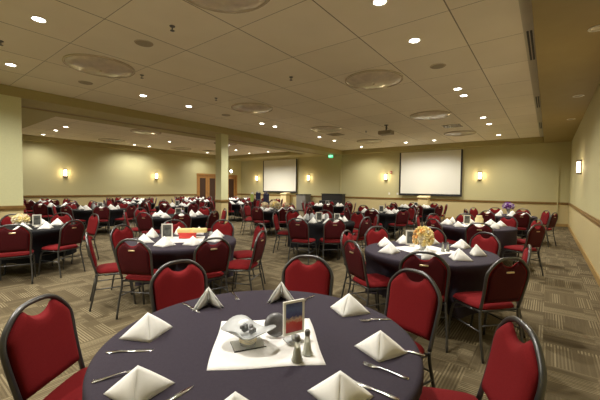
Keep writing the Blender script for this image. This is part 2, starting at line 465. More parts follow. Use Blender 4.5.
def downlight(x, y, z, label, grp, on=True, k=1.0):
    t = thing('downlight', label, 'ceiling light', (x, y, z), 0, grp)
    bm = lathe(bmesh.new(), [(.075, 0), (.098, 0), (.1, -.006), (.09, -.01), (.078, -.008), (.075, 0)], 20)
    obj('trim_ring', fixn(bm), MT['white'], t)
    bm = lathe(bmesh.new(), [(0, -.004), (.04, -.005), (.070, -.003)], 20)
    obj('lens', fixn(bm), MT['lamp'] if on else MT['trimring'], t)
    if on: spot('lamp_light', (0, 0, -.03), DOWN_W * k, DOWN_COL, t)
    return t
LX = 'recessed downlight in the main ceiling, %s'
rowL = [1.66, 4.19, 5.5, 8.46, 9.15, 12.11, 13.39, 16.2]
rowR = [1.2, 3.79, 5.08, 8.06, 8.71, 11.68, 12.93, 15.7]
ordn = ['nearest', 'second', 'third', 'fourth', 'fifth', 'sixth', 'seventh', 'farthest']
for i, y in enumerate(rowL): downlight(-8.16, y, ZM, 'lit recessed downlight, %s in the row along the beam' % ordn[i], 'downlights along the beam')
for i, y in enumerate(rowR): downlight(-1.70, y, ZM, 'lit recessed downlight, %s in the row nearest the right wall' % ordn[i], 'downlights near the right wall')
for x, s in ((-5.6, 'left'), (-4.28, 'right')):
    downlight(x, 15.85, ZM, 'lit recessed downlight at far end of the ceiling, %s of the pair' % s, 'downlights at far end of main ceiling')
downlight(-5.63, 1.45, ZM, 'lit recessed downlight at top left of the photo, large and bright', 'downlights at near end of main ceiling')
downlight(-4.3, 0.2, ZM, 'lit recessed downlight just above the photo top edge', 'downlights at near end of main ceiling')
for x, s in ((-7.0, 'left'), (-5.0, 'middle'), (-3.0, 'right')): downlight(x, -1.0, ZM, 'lit recessed downlight over the near end of hall, %s of three' % s, 'downlights at near end of main ceiling')
lft = [(-18.1, 4.75, 'first from the wall pier'), (-16.3, 4.7, 'second from the wall pier'), (-14.95, 4.64, 'third from the wall pier'),
       (-18.1, 8.8, 'left of the middle pair'), (-18.1, 9.65, 'right of the middle pair'), (-18.1, 13.6, 'toward the doors')]
for x, y, s in lft: downlight(x, y, ZM, 'small lit downlight in the left raised ceiling, %s' % s, 'downlights in the left ceiling', True, .6)
for x, y, s in ((-12.5, 5.0, 'nearest the pier'), (-12.5, 9.0, 'before the column'), (-12.5, 13.6, 'beyond the column'), (-15.3, 9.2, 'middle of tray, added for light'), (-15.3, 13.6, 'added far middle of tray'), (-14.2, 15.3, 'right of the far end pair'), (-15.9, 15.3, 'left of the far end pair'), (-16, -0.8, 'over near left corner'), (-13, -0.8, 'over near side of pier')):
    downlight(x, y, ZM if y > 3 else ZS, 'lit downlight in left ceiling behind the beam, %s' % s, 'downlights in the left ceiling', True, 1.6)  # tray middle lamps are added, and the set boosted, to brighten the left half
downlight(0.43, 5.55, ZS, 'dim unlit downlight in the right soffit, nearest', 'soffit downlights', False)
downlight(0.45, 9.25, ZS, 'dim unlit downlight in the right soffit, second one', 'soffit downlights', False)
downlight(0.45, 12.1, ZS, 'dim unlit downlight in the right soffit, farthest', 'soffit downlights', False)

def dish(x, y, label, grp):
    t = thing('ceiling_dish_lamp', label, 'ceiling light', (x, y, ZM), 0, grp)
    bm = lathe(bmesh.new(), [(.55, 0), (.59, 0), (.59, -.02), (.578, -.03), (.56, -.028), (.55, 0)], 48)
    obj('rim', fixn(bm), MT['trimring'], t)
    def wob(r, z, a): return r, z - .004 * math.sin(9 * a) * (r / .55) ** 2
    bm = lathe(bmesh.new(), [(0, -.085), (.12, -.084), (.25, -.078), (.37, -.066), (.46, -.052), (.53, -.036), (.55, -.02)], 48, wob=wob)
    obj('glass_bowl', fixn(bm), MT['dish'], t)
    bm = lathe(bmesh.new(), [(0, -.105), (.02, -.1), (.028, -.086), (0.0, -.083)], 12)
    obj('finial', fixn(bm), MT['trimring'], t)
for x, y, s in ((-2.97, 2.42, 'at top centre of the photo'), (-2.97, 6.4, 'before the projector'), (-2.95, 10.4, 'right of the projector'), (-2.9, 14.35, 'nearest the right screen'),
                (-6.85, 2.7, 'at upper left of the photo'), (-6.8, 6.65, 'second along the beam'), (-6.85, 10.6, 'third along the beam'), (-6.85, 14.4, 'fourth along the beam')):
    dish(x, y, 'large round glass ceiling dish in main ceiling, %s' % s, 'round dishes in main ceiling')
for x, y, s in ((-13.4, 7.0, 'beside the beam'), (-17.3, 7.3, 'toward the left wall'), (-17.4, 11.2, 'above the far tables'), (-13.4, 11.2, 'hidden behind beam')):
    dish(x, y, 'large round glass dish in left ceiling, %s' % s, 'round dishes in left ceiling')

for x, y, s in ((-5.18, 2.68, 'between the two nearest dishes'), (-1.69, 6.37, 'among the right row of downlights'), (-8.2, 2.93, 'beside the beam'), (-8.15, 6.83, 'between beam downlights')):
    t = thing('ceiling_speaker', 'dull round ceiling speaker grille, %s' % s, 'speaker', (x, y, ZM), 0, 'ceiling speakers')
    obj('grille', fixn(lathe(bmesh.new(), [(0, -.008), (.11, -.007)], 24)), MT['grille'], t)
    obj('rim', fixn(lathe(bmesh.new(), [(.11, -.007), (.13, -.009), (.14, 0)], 24)), MT['trimring'], t)
for x, y, s in ((-4.31, 2.64, 'nearest'), (-4.27, 5.27, 'second'), (-6.82, 5.39, 'near the beam'), (-6.68, 3.41, 'beside the left dish'), (-6.96, 1.3, 'at left edge'), (-5.79, 11.87, 'far')):
    bm = lathe(bmesh.new(), [(0, -.07), (.03, -.068), (.032, -.062), (.008, -.058), (.01, -.02), (.035, -.012), (.04, 0)], 12)
    o = obj('sprinkler_head', fixn(bm), MT['pewter']); o.location = (x, y, ZM)
    tag(o, 'small dark fire sprinkler hanging from main ceiling, %s' % s, 'sprinkler', 'ceiling sprinklers')
# slot diffusers in the strip
for y0, y1, s in ((5.69, 6.98, 'nearest slot'), (9.75, 11.04, 'middle slot'), (13.49, 14.8, 'farthest slot')):
    t = thing('slot_diffuser', 'long twin-slot air diffuser in the right ceiling strip, %s' % s, 'air vent', (-.285, (y0 + y1) / 2, ZM - .012), 0, 'slot diffusers in right strip')
    h = (y1 - y0) / 2
    bm = bmesh.new()
    for q in (-.05, -.008, .034): box(bm, q, q + .014, -h, h, -.006, 0)
    obj('frame', bm, MT['strip'], t)
    bm = bmesh.new()
    for q in (-.036, .006): box(bm, q, q + .028, -h, h, -.003, 0)
    obj('slot', bm, MT['black'], t)
# square vents
for x, y, s in ((-7.2, 11.9, 'left'), (-2.8, 12.6, 'right'), (-17.0, 12.9, 'over the far left tables')):
    t = thing('ceiling_vent', 'square ceiling air vent with dark louvres, %s' % s, 'air vent', (x, y, ZM), 0, 'square ceiling vents')
    bm = bmesh.new()
    for k in (0, 1, 2):
        a = .3 - .09 * k; b = a - .03; z = -.012 - .008 * k
        for (p, q, r_, s_) in ((-a, a, -a, -b), (-a, a, b, a), (-a, -b, -b, b), (b, a, -b, b)): box(bm, p, q, r_, s_, z, 0)
    obj('louvres', bm, MT['trimring'], t)
    obj('duct', B(-.27, .27, -.27, .27, -.004, 0), MT['grey'], t)

# projector
t = thing('projector', 'ceiling-hung projector on a short pole before the right screen', 'projector', (-4.66, 11.15, ZM))
obj('ceiling_plate', fixn(lathe(bmesh.new(), [(0, -.02), (.07, -.02), (.075, 0)], 16)), MT['grey'], t)
obj('pole', tube(bmesh.new(), [(0, 0, -.01), (0, 0, -.2)], .022, 10), MT['black'], t)
bm = bmesh.new(); box(bm, -.24, .24, -.17, .17, -.34, -.21, bev=.02)
o = obj('body', bm, MT['grille'], t)
bm = bmesh.new(); tube(bm, [(-.1, .17, -.28), (-.1, .215, -.28)], .055, 16)
obj('lens', bm, MT['black'], t)
obj('cable', tube(bmesh.new(), spline([(.05, -.1, -.21), (.1, -.14, -.12), (.04, -.06, -.05), (.03, -.02, 0)], 6), .006, 6), MT['black'], t)

# ------------------------------------------------------------------ sconces
def sconce(x, y, z, rz, label):
    t = thing('wall_sconce', label, 'wall light', (x, y, z), rz, 'bronze wall sconces')   # local -Y is away from wall
    obj('back_plate', B(-.092, .092, -.015, 0, -.2, .2, bev=.004), MT['bronze'], t)
    bm = bmesh.new()
    n = 12
    ring = []
    for zz in (-.155, .155):
        ring.append([bm.verts.new((math.cos(a) * .072, -.02 - math.sin(a) * .085, zz)) for a in [PI * k / n for k in range(n + 1)]])
    for k in range(n): f = bm.faces.new((ring[0][k], ring[0][k + 1], ring[1][k + 1], ring[1][k])); f.smooth = True
    obj('glass_shade', fixn(bm), MT['sconce_glass'], t)
    for s in (-1, 1):
        bm = bmesh.new()
        a_, b_ = [], []
        for k in range(n + 1):
            a = PI * k / n
            a_.append(bm.verts.new((math.cos(a) * .082, -.012 - math.sin(a) * .098, s * .15)))
            b_.append(bm.verts.new((math.cos(a) * .082, -.012 - math.sin(a) * .098, s * .19)))
        for k in range(n): bm.faces.new((a_[k], a_[k + 1], b_[k + 1], b_[k]))
        if s < 0: bm.faces.new(b_)
        else: pass
        bm.faces.new((a_[0], b_[0], b_[-1], a_[-1]))
        obj('end_band', fixn(bm), MT['bronze'], t)
    bm = bmesh.new()
    for q in (-.074, .06): box(bm, q, q + .014, -.03, -.012, -.15, .15)
    obj('side_bar', bm, MT['bronze'], t)
    point('lamp_light', (0, -.16, .0), SCONCE_W, SCONCE_COL, t, .06)
sconce(-12.6, YB, 2.17, 0, 'lit bronze sconce on back wall right of the left screen')
sconce(-7.28, YB, 2.17, 0, 'lit bronze sconce on back wall left of the right screen')
sconce(-2.61, YB, 2.17, 0, 'lit bronze sconce on back wall right of the right screen')
sconce(-17.35, YB, 2.17, 0, 'lit bronze sconce on back wall left of the left screen')
sconce(XL, 5.87, 2.12, PI / 2, 'lit bronze sconce on left wall nearest the wall pier')
sconce(XL, 10.6, 2.12, PI / 2, 'lit bronze sconce on left wall toward the doors')
sconce(XR, 11.7, 2.15, -PI / 2, 'lit bronze sconce on the right wall')
sconce(XR, 6.2, 2.15, -PI / 2, 'lit bronze sconce on right wall beyond photo edge')

# emergency light over the doors
t = thing('emergency_light', 'small round glowing emergency light above the doors', 'emergency light', (XL, 16.5, 2.69), PI / 2)
obj('housing', B(-.14, .14, -.05, 0, -.12, .12, bev=.01), MT['white'], t)
bm = lathe(bmesh.new(), [(0, .06), (.05, .055), (.085, .03), (.1, 0)], 16)
for v in bm.verts: v.co = Vector((v.co.x, -v.co.z - .05, v.co.y))
obj('lens', fixn(bm), MT['lamp'], t)

# exit sign under the beam
t = thing('exit_sign', 'green lit exit sign hanging under the beam near the back wall', 'sign', (-10.45, 16.75, ZS))
t.rotation_euler = (0, 0, R(30)); t.scale = (.8, .8, .8)
obj('mount', B(-.03, .03, -.02, .02, -.05, 0), MT['white'], t)
obj('sign_box', B(-.17, .17, -.03, .03, -.26, -.05, bev=.006), MT['green'], t)
def text_mesh(s, size, m, parent, loc, rot, name, ext=.002):
    cu = bpy.data.curves.new(name, 'FONT'); cu.body = s; cu.size = size; cu.extrude = ext; cu.align_x = 'CENTER'; cu.align_y = 'CENTER'
    o = bpy.data.objects.new(name, cu); C.objects.link(o)
    dg = bpy.context.evaluated_depsgraph_get()
    me = bpy.data.meshes.new_from_object(o.evaluated_get(dg))
    bpy.data.objects.remove(o)
    me.materials.clear(); me.materials.append(m)
    o = bpy.data.objects.new(name, me); C.objects.link(o); o.parent = parent; o.location = loc; o.rotation_euler = rot
    return o
text_mesh('EXIT', .15, MT['signwhite'], t, (0, -.032, -.155), (PI / 2, 0, 0), 'sign_letters')

# ------------------------------------------------------------------ screens and things on the back wall
def screen(xc, label):
    t = thing('projection_screen', label, 'projection screen', (xc, YB - .12, 0), 0, 'white projection screens')
    bm = bmesh.new(); box(bm, -1.58, 1.58, -.02, .1, 3.46, 3.54, bev=.01)
    obj('roller_case', bm, MT['wall'], t)
    obj('border', B(-1.56, 1.56, -.004, .004, 1.19, 3.46), MT['black'], t)
    obj('screen_surface', B(-1.48, 1.48, -.007, -.004, 1.27, 3.45), MT['screen'], t)
    obj('weight_bar', B(-1.56, 1.56, -.015, .015, 1.16, 1.2, bev=.004), MT['black'], t)
screen(-4.91, 'white projection screen at right on the back wall')
screen(-15.08, 'white projection screen at left beyond the beam')

def lectern(x, label):
    t = thing('lectern', label, 'lectern', (x, YB - .45, 0), 0, 'cream lecterns under the screens')
    obj('cabinet', B(-.24, .24, -.2, .2, 0, 1.0, bev=.01), MT['cream'], t)
    obj('trim_band', B(-.25, .25, -.21, .21, .99, 1.05), MT['rail'], t)
    bm = bmesh.new(); box(bm, -.27, .27, -.23, .23, 1.05, 1.13, bev=.01)
    for v in bm.verts:
        if v.co.z > 1.08: v.co.z += (v.co.y + .23) * .1
    obj('reading_top', bm, MT['cream'], t)
lectern(-14.25, 'cream lectern with wood band under the left screen')
lectern(-5.05, 'cream lectern with wood band under the right screen')
t = thing('equipment_cabinet', 'dark grey equipment cabinet right of the left screen', 'cabinet', (-12.7, YB - .45, 0))
obj('carcass', B(-.38, .38, -.28, .28, .06, 1.04, bev=.01), MT['grey'], t)
bm = bmesh.new(); box(bm, -.41, .41, -.31, .31, 1.04, 1.1, bev=.012); obj('lid', bm, MT['black'], t)
obj('door', B(-.34, .34, -.3, -.28, .1, 1.0, bev=.004), MT['grey'], t)
obj('handle', B(.26, .29, -.325, -.3, .5, .7), MT['chrome'], t)
obj('plinth', B(-.35, .35, -.25, .25, 0, .06), MT['black'], t)
t = thing('upright_piano', 'dark upright piano standing against the back wall by the beam', 'piano', (-10.55, YB - .4, 0))
obj('body', B(-.75, .75, -.05, .32, .0, 1.14, bev=.03), MT['black'], t)
obj('lid', B(-.78, .78, -.08, .34, 1.14, 1.17, bev=.01), MT['black'], t)
obj('key_shelf', B(-.74, .74, -.32, -.05, .6, .74, bev=.015), MT['black'], t)
for q in (-.68, .68): obj('leg', B(q - .04, q + .04, -.3, -.22, 0, .6, bev=.008), MT['black'], t)
t = thing('fire_alarm', 'small red fire alarm beside the middle back wall sconce', 'fire alarm', (-6.98, YB, 2.42))
obj('housing', B(-.06, .06, -.05, 0, -.07, .07, bev=.008), MT['redplastic'], t)
obj('strobe', B(-.025, .025, -.065, -.05, -.03, .03), MT['white'], t)
for x, s in ((-7.07, 'left'), (-6.6, 'middle'), (-6.4, 'right')):
    t = thing('switch_plate', 'white switch plate left of the right screen, %s of three' % s, 'switch', (x, YB, 1.24), 0, 'back wall switch plates')
    obj('plate', B(-.05, .05, -.008, 0, -.06, .06, bev=.003), MT['white'], t)
    obj('toggle', B(-.01, .01, -.02, -.008, -.02, .02), MT['white'], t)

# ------------------------------------------------------------------ banquet chair prototype
def chair_proto():
    t = thing('banquet_chair', 'x', 'chair')
    # seat cushion with waterfall front, crowned
    bm = bmesh.new()
    NX, NY = 12, 12
    top, bot = [], []
    for j in range(NY + 1):
        v = -1 + 2 * j / NY
        rt, rb = [], []
        for i in range(NX + 1):
            u = -1 + 2 * i / NX
            # superellipse map for rounded corners
            cx, cy = u, v
            k = 1 - .09 * (abs(u) ** 3) * (abs(v) ** 3) * 1.6
            wd = .222 - .018 * (1 - (v + 1) / 2)
            x = cx * wd * k; y = cy * .213 * k
            e = (1 - u ** 6) * (1 - v ** 6)
            z = .448 + .034 * max(e, 0) ** .5 + .012 * (1 - u * u) * (1 - v * v) - .012 * max(v, 0) ** 4
            rt.append(bm.verts.new((x, y, z)))
            zb = .425 + (0.012 if max(abs(u), abs(v)) > .98 else 0)
            rb.append(bm.verts.new((x * .985, y * .985, zb)))
        top.append(rt); bot.append(rb)
    for j in range(NY):
        for i in range(NX):
            bm.faces.new((top[j][i], top[j][i + 1], top[j + 1][i + 1], top[j + 1][i]))
            bm.faces.new((bot[j][i], bot[j + 1][i], bot[j + 1][i + 1], bot[j][i + 1]))
    for i in range(NX):
        bm.faces.new((bot[0][i], bot[0][i + 1], top[0][i + 1], top[0][i]))
        bm.faces.new((top[NY][i], top[NY][i + 1], bot[NY][i + 1], bot[NY][i]))
    for j in range(NY):
        bm.faces.new((top[j][0], top[j + 1][0], bot[j + 1][0], bot[j][0]))
        bm.faces.new((bot[j][NX], bot[j + 1][NX], top[j + 1][NX], top[j][NX]))
    obj('seat', fixn(bm), MT['red'], t, True)
    # backrest
    def yb(z): return -.205 - .10 * ((z - .45) / .47) - .012 * math.sin(PI * (z - .45) / .47)
    CR = [(0, .838), (.035, .843), (.06, .860), (.08, .882), (.093, .890), (.12, .877), (.155, .847), (.185, .810), (.2, .776)]
    def crown(u):
        x = abs(u) * .2
        for (a, za), (b, zb_) in zip(CR, CR[1:]):
            if x <= b + 1e-9:
                t_ = (x - a) / (b - a); return za + (zb_ - za) * t_
        return CR[-1][1]
    def pad(z0, dtop, half, th_f, th_b, offs, nx=20, nz=14):
        bm = bmesh.new()
        F, K = [], []
        for j in range(nz + 1):
            v = j / nz
            rf, rk = [], []
            for i in range(nx + 1):
                u = -1 + 2 * i / nx
                zt = crown(u) - dtop
                z = z0 + v * (zt - z0)
                x = u * half * (1 - .09 * max(0, (.73 - z) / .28))
                e = max((1 - abs(u) ** 7) * (1 - abs(2 * v - 1) ** 9), 0) ** .5
                rf.append(bm.verts.new((x, yb(z) + offs + th_f * e, z)))
                rk.append(bm.verts.new((x, yb(z) + offs - th_b * e, z)))
            F.append(rf); K.append(rk)
        for j in range(nz):
            for i in range(nx):
                bm.faces.new((F[j][i], F[j][i + 1], F[j + 1][i + 1], F[j + 1][i]))
                bm.faces.new((K[j][i], K[j + 1][i], K[j + 1][i + 1], K[j][i + 1]))
        bmesh.ops.remove_doubles(bm, verts=bm.verts, dist=.0004)
        return fixn(bm)
    obj('backrest', pad(.500, .0, .200, .036, .006, 0), MT['red'], t, True)
    obj('back_panel', pad(.512, .012, .188, -.004, .016, -.002), MT['burgundy'], t, True)
    zb = .792
    bm = bmesh.new(); box(bm, -.040, .040, -.006, .004, -.015, .015, bev=.005)
    for v in bm.verts:
        v.co.z *= 1 - .55 * abs(v.co.x / .040) ** 2
    o = obj('grip_badge', bm, MT['brass'], t, True); o.location = (0, yb(zb) - .02, zb); o.rotation_euler = (R(12), 0, 0)
    # frame arch
    half = [(.196, .44), (.199, .52), (.206, .62), (.212, .70), (.213, .752), (.201, .800), (.168, .845), (.128, .882), (.085, .904), (.045, .912), (0, .914)]
    pts = [(x, yb(z), z) for x, z in half] + [(-x, yb(z), z) for x, z in half[-2::-1]]
    bm = tube(bmesh.new(), spline(pts, 3), .0135, 8, ry=.0135)
    obj('back_frame', bm, MT['metal'], t)
    # legs: front pair bends under the seat, rear pair drops from the back frame
    for s in (-1, 1):
        bm = tube(bmesh.new(), spline([(s * .197, -.12, .415), (s * .198, .05, .412), (s * .20, .125, .395), (s * .203, .165, .33), (s * .208, .190, .18), (s * .213, .212, .0)], 4), .0115, 8)
        obj('leg', bm, MT['metal'], t)
    for s in (-1, 1):
        bm = tube(bmesh.new(), spline([(s * .196, -.203, .44), (s * .199, -.205, .36), (s * .211, -.235, .2), (s * .215, -.275, 0)], 4), .0115, 8)
        obj('leg', bm, MT['metal'], t)
    bm = bmesh.new()
    for s in (-1, 1): tube(bm, [(s * .209, -.225, .25), (s * .205, .182, .25)], .007, 6)
    tube(bm, [(-.203, .16, .335), (.203, .16, .335)], .007, 6)
    tube(bm, [(-.21, -.22, .30), (.21, -.22, .30)], .007, 6)
    obj('stretcher', bm, MT['metal'], t)
    bm = tube(bmesh.new(), [(-.19, -.19, .418), (.19, -.19, .418), (.2, .15, .418), (-.2, .15, .418)], .010, 6, closed=True)
    obj('seat_frame', bm, MT['metal'], t)
    return t

def napkin_proto(kind):
    bm = bmesh.new()
    H_ = (.115, .108, .125)[kind]; Wd = (.128, .122, .095)[kind]; Fd = (-.085, -.07, -.06)[kind]; Bk = (.035, .045, .06)[kind]
    A = Vector((0, .012, H_)); F = Vector((.006 * (kind - 1), Fd, 0)); Lp = Vector((-Wd, Bk, 0)); Rp = Vector((Wd, Bk + .01, 0))
    def shell(P, Q, S, bul, th, n=8):
        nr = (Q - P).cross(S - P).normalized()
        grid = []
        for side in (0, 1):
            g = {}
            for i in range(n + 1):
                for j in range(n + 1 - i):
                    a, b = i / n, j / n; c = 1 - a - b
                    p = P * c + Q * a + S * b
                    inner = 27 * a * b * c
                    p = p + nr * (bul * inner + .35 * bul * (4 * a * b + 4 * b * c) - side * th * (0.4 + 0.6 * min(1, inner * 3)))
                    if p.z < 0: p.z = 0
                    g[i, j] = bm.verts.new(p)
            grid.append(g)
        for i in range(n):
            for j in range(n - i):
                for sd, g in enumerate(grid):
                    q = [g[i, j], g[i + 1, j], g[i, j + 1]]
                    bm.faces.new(q if sd == 0 else q[::-1])
                    if i + j < n - 1:
                        q = [g[i + 1, j], g[i + 1, j + 1], g[i, j + 1]]
                        bm.faces.new(q if sd == 0 else q[::-1])
        a, b = grid
        for i in range(n):
            for e in (((i, 0), (i + 1, 0)), ((0, i), (0, i + 1)), ((i, n - i), (i + 1, n - i - 1))):
                bm.faces.new((a[e[0]], b[e[0]], b[e[1]], a[e[1]]))
    shell(A, Lp, F, .012, .007)
    shell(A, F, Rp, .012, .007)
    # inner layers visible at the rear
    A2 = A + Vector((0, .012, -.008))
    shell(A2, Vector((-Wd * .86, Bk + .022, 0)), Vector((-.01, Fd * .35, 0)), -.006, .004, 5)
    shell(A2, Vector((.01, Fd * .35, 0)), Vector((Wd * .84, Bk + .026, 0)), -.006, .004, 5)
    bmesh.ops.remove_doubles(bm, verts=bm.verts, dist=.0003)
    o = obj('napkin', fixn(bm), MT['linen'], None, True)
    return o

CH0 = chair_proto()
NP = [napkin_proto(k) for k in range(3)]
ch_used = [False]; np_used = [False, False, False]
BACKY = -.305   # local y of the back top

def place_chair(x, y, rz, label, group):
    """x,y is where the top of the backrest stands; rz: heading the sitter looks at"""
    if not ch_used[0]: c = CH0; ch_used[0] = True
    else: c = copy_tree(CH0)
    ox = x - math.cos(rz) * BACKY; oy = y - math.sin(rz) * BACKY
    c.location = (ox, oy, 0); c.rotation_euler = (0, 0, rz - PI / 2)
    c['label'] = label; c['category'] = 'chair'; c['group'] = group
    return c

def place_napkin(kind, x, y, z, rz, label, group, s=1.0):
    if not np_used[kind]: c = NP[kind]; np_used[kind] = True
    else: c = NP[kind].copy(); C.objects.link(c)
    c.location = (x, y, z); c.rotation_euler = (0, 0, rz); c.scale = (s, s, s)
    tag(c, label, 'napkin', group)
    return c

# ------------------------------------------------------------------ tables
TZ = 0.748   # top of cloth
def cloth_mesh(angs, seed, rr=.762, hem=.22):
    """angs: list of (angle, seat_front_radius)"""
    rnd = random.Random(seed)
    bm = bmesh.new()
    seg = 144
    ph = [rnd.uniform(0, 6.28) for _ in range(4)]
    prof = [('t', 0.0), ('t', .2), ('t', .45), ('t', .65), ('t', .738)]
    drop = [(.752, TZ - .003), (.760, TZ - .010), (.764, TZ - .022)] + [(.764, TZ - .022 - d * (TZ - .022 - hem)) for d in (.06, .15, .27, .4, .55, .7, .85, 1.0)]
    rings = []
    for _, r in prof:
        if r == 0: rings.append([bm.verts.new((0, 0, TZ))])
        else: rings.append([bm.verts.new((math.cos(2 * PI * k / seg) * r, math.sin(2 * PI * k / seg) * r, TZ)) for k in range(seg)])
    for (r, z) in drop:
        ring = []
        for k in range(seg):
            a = 2 * PI * k / seg
            d = max(0, (TZ - .022 - z) / (TZ - .022 - hem))
            f = math.sin(11 * a + ph[0]) * .6 + math.sin(17 * a + ph[1]) * .4 + math.sin(6 * a + ph[2]) * .5
            R_ = r + .020 * d ** .8 * f + .012 * d
            # pushed in by chair seats
            push = 0
            for (ca, sf) in angs:
                da = abs((a - ca + PI) % (2 * PI) - PI)
                wdt = .45
                if da < wdt:
                    q = 1 - (da - .385) / (wdt - .385) if da > .385 else 1
                    q = q * q * (3 - 2 * q)
                    zz = 1 if z < .53 else max(0, 1 - (z - .53) / .18)
                    zz = zz * zz * (3 - 2 * zz)
                    lim = (sf - .03) / max(.8, math.cos(da))
                    if R_ > lim: push = max(push, (R_ - lim) * q * zz)
            R_ -= push
            zz = z + (math.sin(4 * a + ph[3]) * .035 + .01 * f) * d ** 2
            ring.append(bm.verts.new((math.cos(a) * R_, math.sin(a) * R_, zz)))
        rings.append(ring)
    for a, b in zip(rings, rings[1:]):
        for k in range(seg):
            k2 = (k + 1) % seg
            if len(a) == 1: f = bm.faces.new((a[0], b[k], b[k2]))
            else: f = bm.faces.new((a[k], b[k], b[k2], a[k2]))
            f.smooth = True
    return bm

def table_proto():
    t = thing('round_table', 'x', 'table')
    bm = lathe(bmesh.new(), [(0, .722), (.735, .722), (.742, .728), (.742, .738), (.735, .744), (0, .744)], 48)
    obj('tabletop', fixn(bm), MT['table_wood'], t)
    for s in (-1, 1):
        for q in (-1, 1):
            bm = tube(bmesh.new(), [(s * .30, q * .24, .722), (s * .34, q * .24, .03), (s * .36, q * .24, .012)], .014, 8)
            obj('leg', bm, MT['black'], t)
    bm = bmesh.new()
    for s in (-1, 1): tube(bm, [(s * .325, -.24, .3), (s * .325, .24, .3)], .01, 6)
    obj('leg_brace', bm, MT['black'], t)
    return t
TB0 = table_proto(); tb_used = [False]

SIDES = ['near side', 'near right side', 'right side', 'far right side', 'far side', 'far left side', 'left side', 'near left side']
def side_names(cx, cy, angs):
    """order by angle measured counter-clockwise from the direction toward the camera"""
    base = math.atan2(-cy, -cx)
    rel = sorted(range(len(angs)), key=lambda i: (angs[i] - base + R(22.5)) % (2 * PI))
    n = len(angs)
    names = {}
    if n == 8:
        for k, i in enumerate(rel): names[i] = SIDES[k]
    else:
        used = set()
        for i in rel:
            k = int(round(((angs[i] - base) % (2 * PI)) / (PI / 4))) % 8
            while k in used: k = (k + 1) % 8
            used.add(k); names[i] = SIDES[k]
    return names

SKIP_CH = set()
SKIP_NP = set()
def facing_phrase(side):
    return {'near': 'back turned', 'far ': 'front showing'}.get(side[:4], 'seen sideways')

def banquet(idx, cx, cy, desc, chairs=None, phase=None, rb=1.16, far=False, napk=True, black=False):
    """chairs: list of (x,y) positions of back tops"""
    if chairs is None:
        rn = random.Random(idx * 13)
        ph = R(phase if phase is not None else rn.uniform(0, 45))
        chairs = []
        for k in range(8):
            a = ph + k * PI / 4 + rn.uniform(-.05, .05)
            r_ = rb + rn.uniform(-.03, .06)
            chairs.append((cx + math.cos(a) * r_, cy + math.sin(a) * r_, rn.uniform(-.06, .06)))
    chairs = [(c + (0,))[:3] for c in chairs]
    angs = [math.atan2(y - cy, x - cx) for x, y, _ in chairs]
    nm = side_names(cx, cy, angs)
    if not tb_used[0]: t = TB0; tb_used[0] = True
    else: t = copy_tree(TB0)
    t.location = (cx, cy, 0); t.rotation_euler = (0, 0, R(37 + idx * 20))
    tag(t, 'round banquet table under dark cloth, %s' % desc, 'table', 'round banquet tables')
    bm = cloth_mesh([(a, math.hypot(x - cx, y - cy) + BACKY - .213) for a, (x, y, _) in zip(angs, chairs)], idx)
    cl = obj('tablecloth', fixn(bm), MT['cloth_black' if black else 'cloth']); cl.location = (cx, cy, 0)
    tag(cl, '%s tablecloth draped over %s' % ('black' if black else 'dark plum', desc), 'tablecloth', 'dark round tablecloths')
    for i, (x, y, dr) in enumerate(chairs):
        if (idx, i) in SKIP_CH: continue
        rz = math.atan2(cy - y, cx - x) + dr
        place_chair(x, y, rz, 'red chair, %s, %s of %s' % (facing_phrase(nm[i]), nm[i], desc), 'banquet chairs at the round tables')
    if napk:
        rn = random.Random(idx * 7 + 1)
        for i, (x, y, dr) in enumerate(chairs):
            if (idx, i) in SKIP_NP: continue
            a = angs[i] + rn.uniform(-.1, .1); r_ = .53 + rn.uniform(-.03, .02)
            kind = rn.choice((0, 0, 0, 1, 1, 1, 2))
            place_napkin(kind, cx + math.cos(a) * r_, cy + math.sin(a) * r_, TZ + .0015, math.atan2(-cy, -cx) + PI / 2 + rn.uniform(-.75, .75),
                         'white pyramid-folded napkin, %s of %s' % (nm[i], desc), 'folded napkins on round tables', rn.uniform(1.05, 1.18))

def square_cloth(name, cx, cy, rot, half, label, z=TZ):
    rn = random.Random(int(cx * 100))
    bm = bmesh.new()
    n = 14
    g = {}
    for lay in (0, 1):
        for i in range(n + 1):
            for j in range(n + 1):
                u, v = -1 + 2 * i / n, -1 + 2 * j / n
                e = .0012 * (math.sin(5 * u + 2 * v) + math.sin(7 * v - u)) + .0035
                if abs(u) > .99 or abs(v) > .99: e = .002
                if lay: e = 0.0006
                g[lay, i, j] = bm.verts.new((u * half + .004 * math.sin(3 * v), v * half + .004 * math.sin(4 * u), e))
    for i in range(n):
        for j in range(n):
            bm.faces.new((g[0, i, j], g[0, i + 1, j], g[0, i + 1, j + 1], g[0, i, j + 1]))
            bm.faces.new((g[1, i, j], g[1, i, j + 1], g[1, i + 1, j + 1], g[1, i + 1, j]))
    for i in range(n):
        for (p, q) in (((i, 0), (i + 1, 0)), ((i, n), (i + 1, n)), ((0, i), (0, i + 1)), ((n, i), (n, i + 1))):
            bm.faces.new((g[0][p] if False else g[(0,) + p], g[(0,) + q], g[(1,) + q], g[(1,) + p]))
    o = obj(name, fixn(bm), MT['overlay'], None, True)
    o.location = (cx, cy, z); o.rotation_euler = (0, 0, rot)
    return tag(o, label, 'table overlay', 'white square overlays')

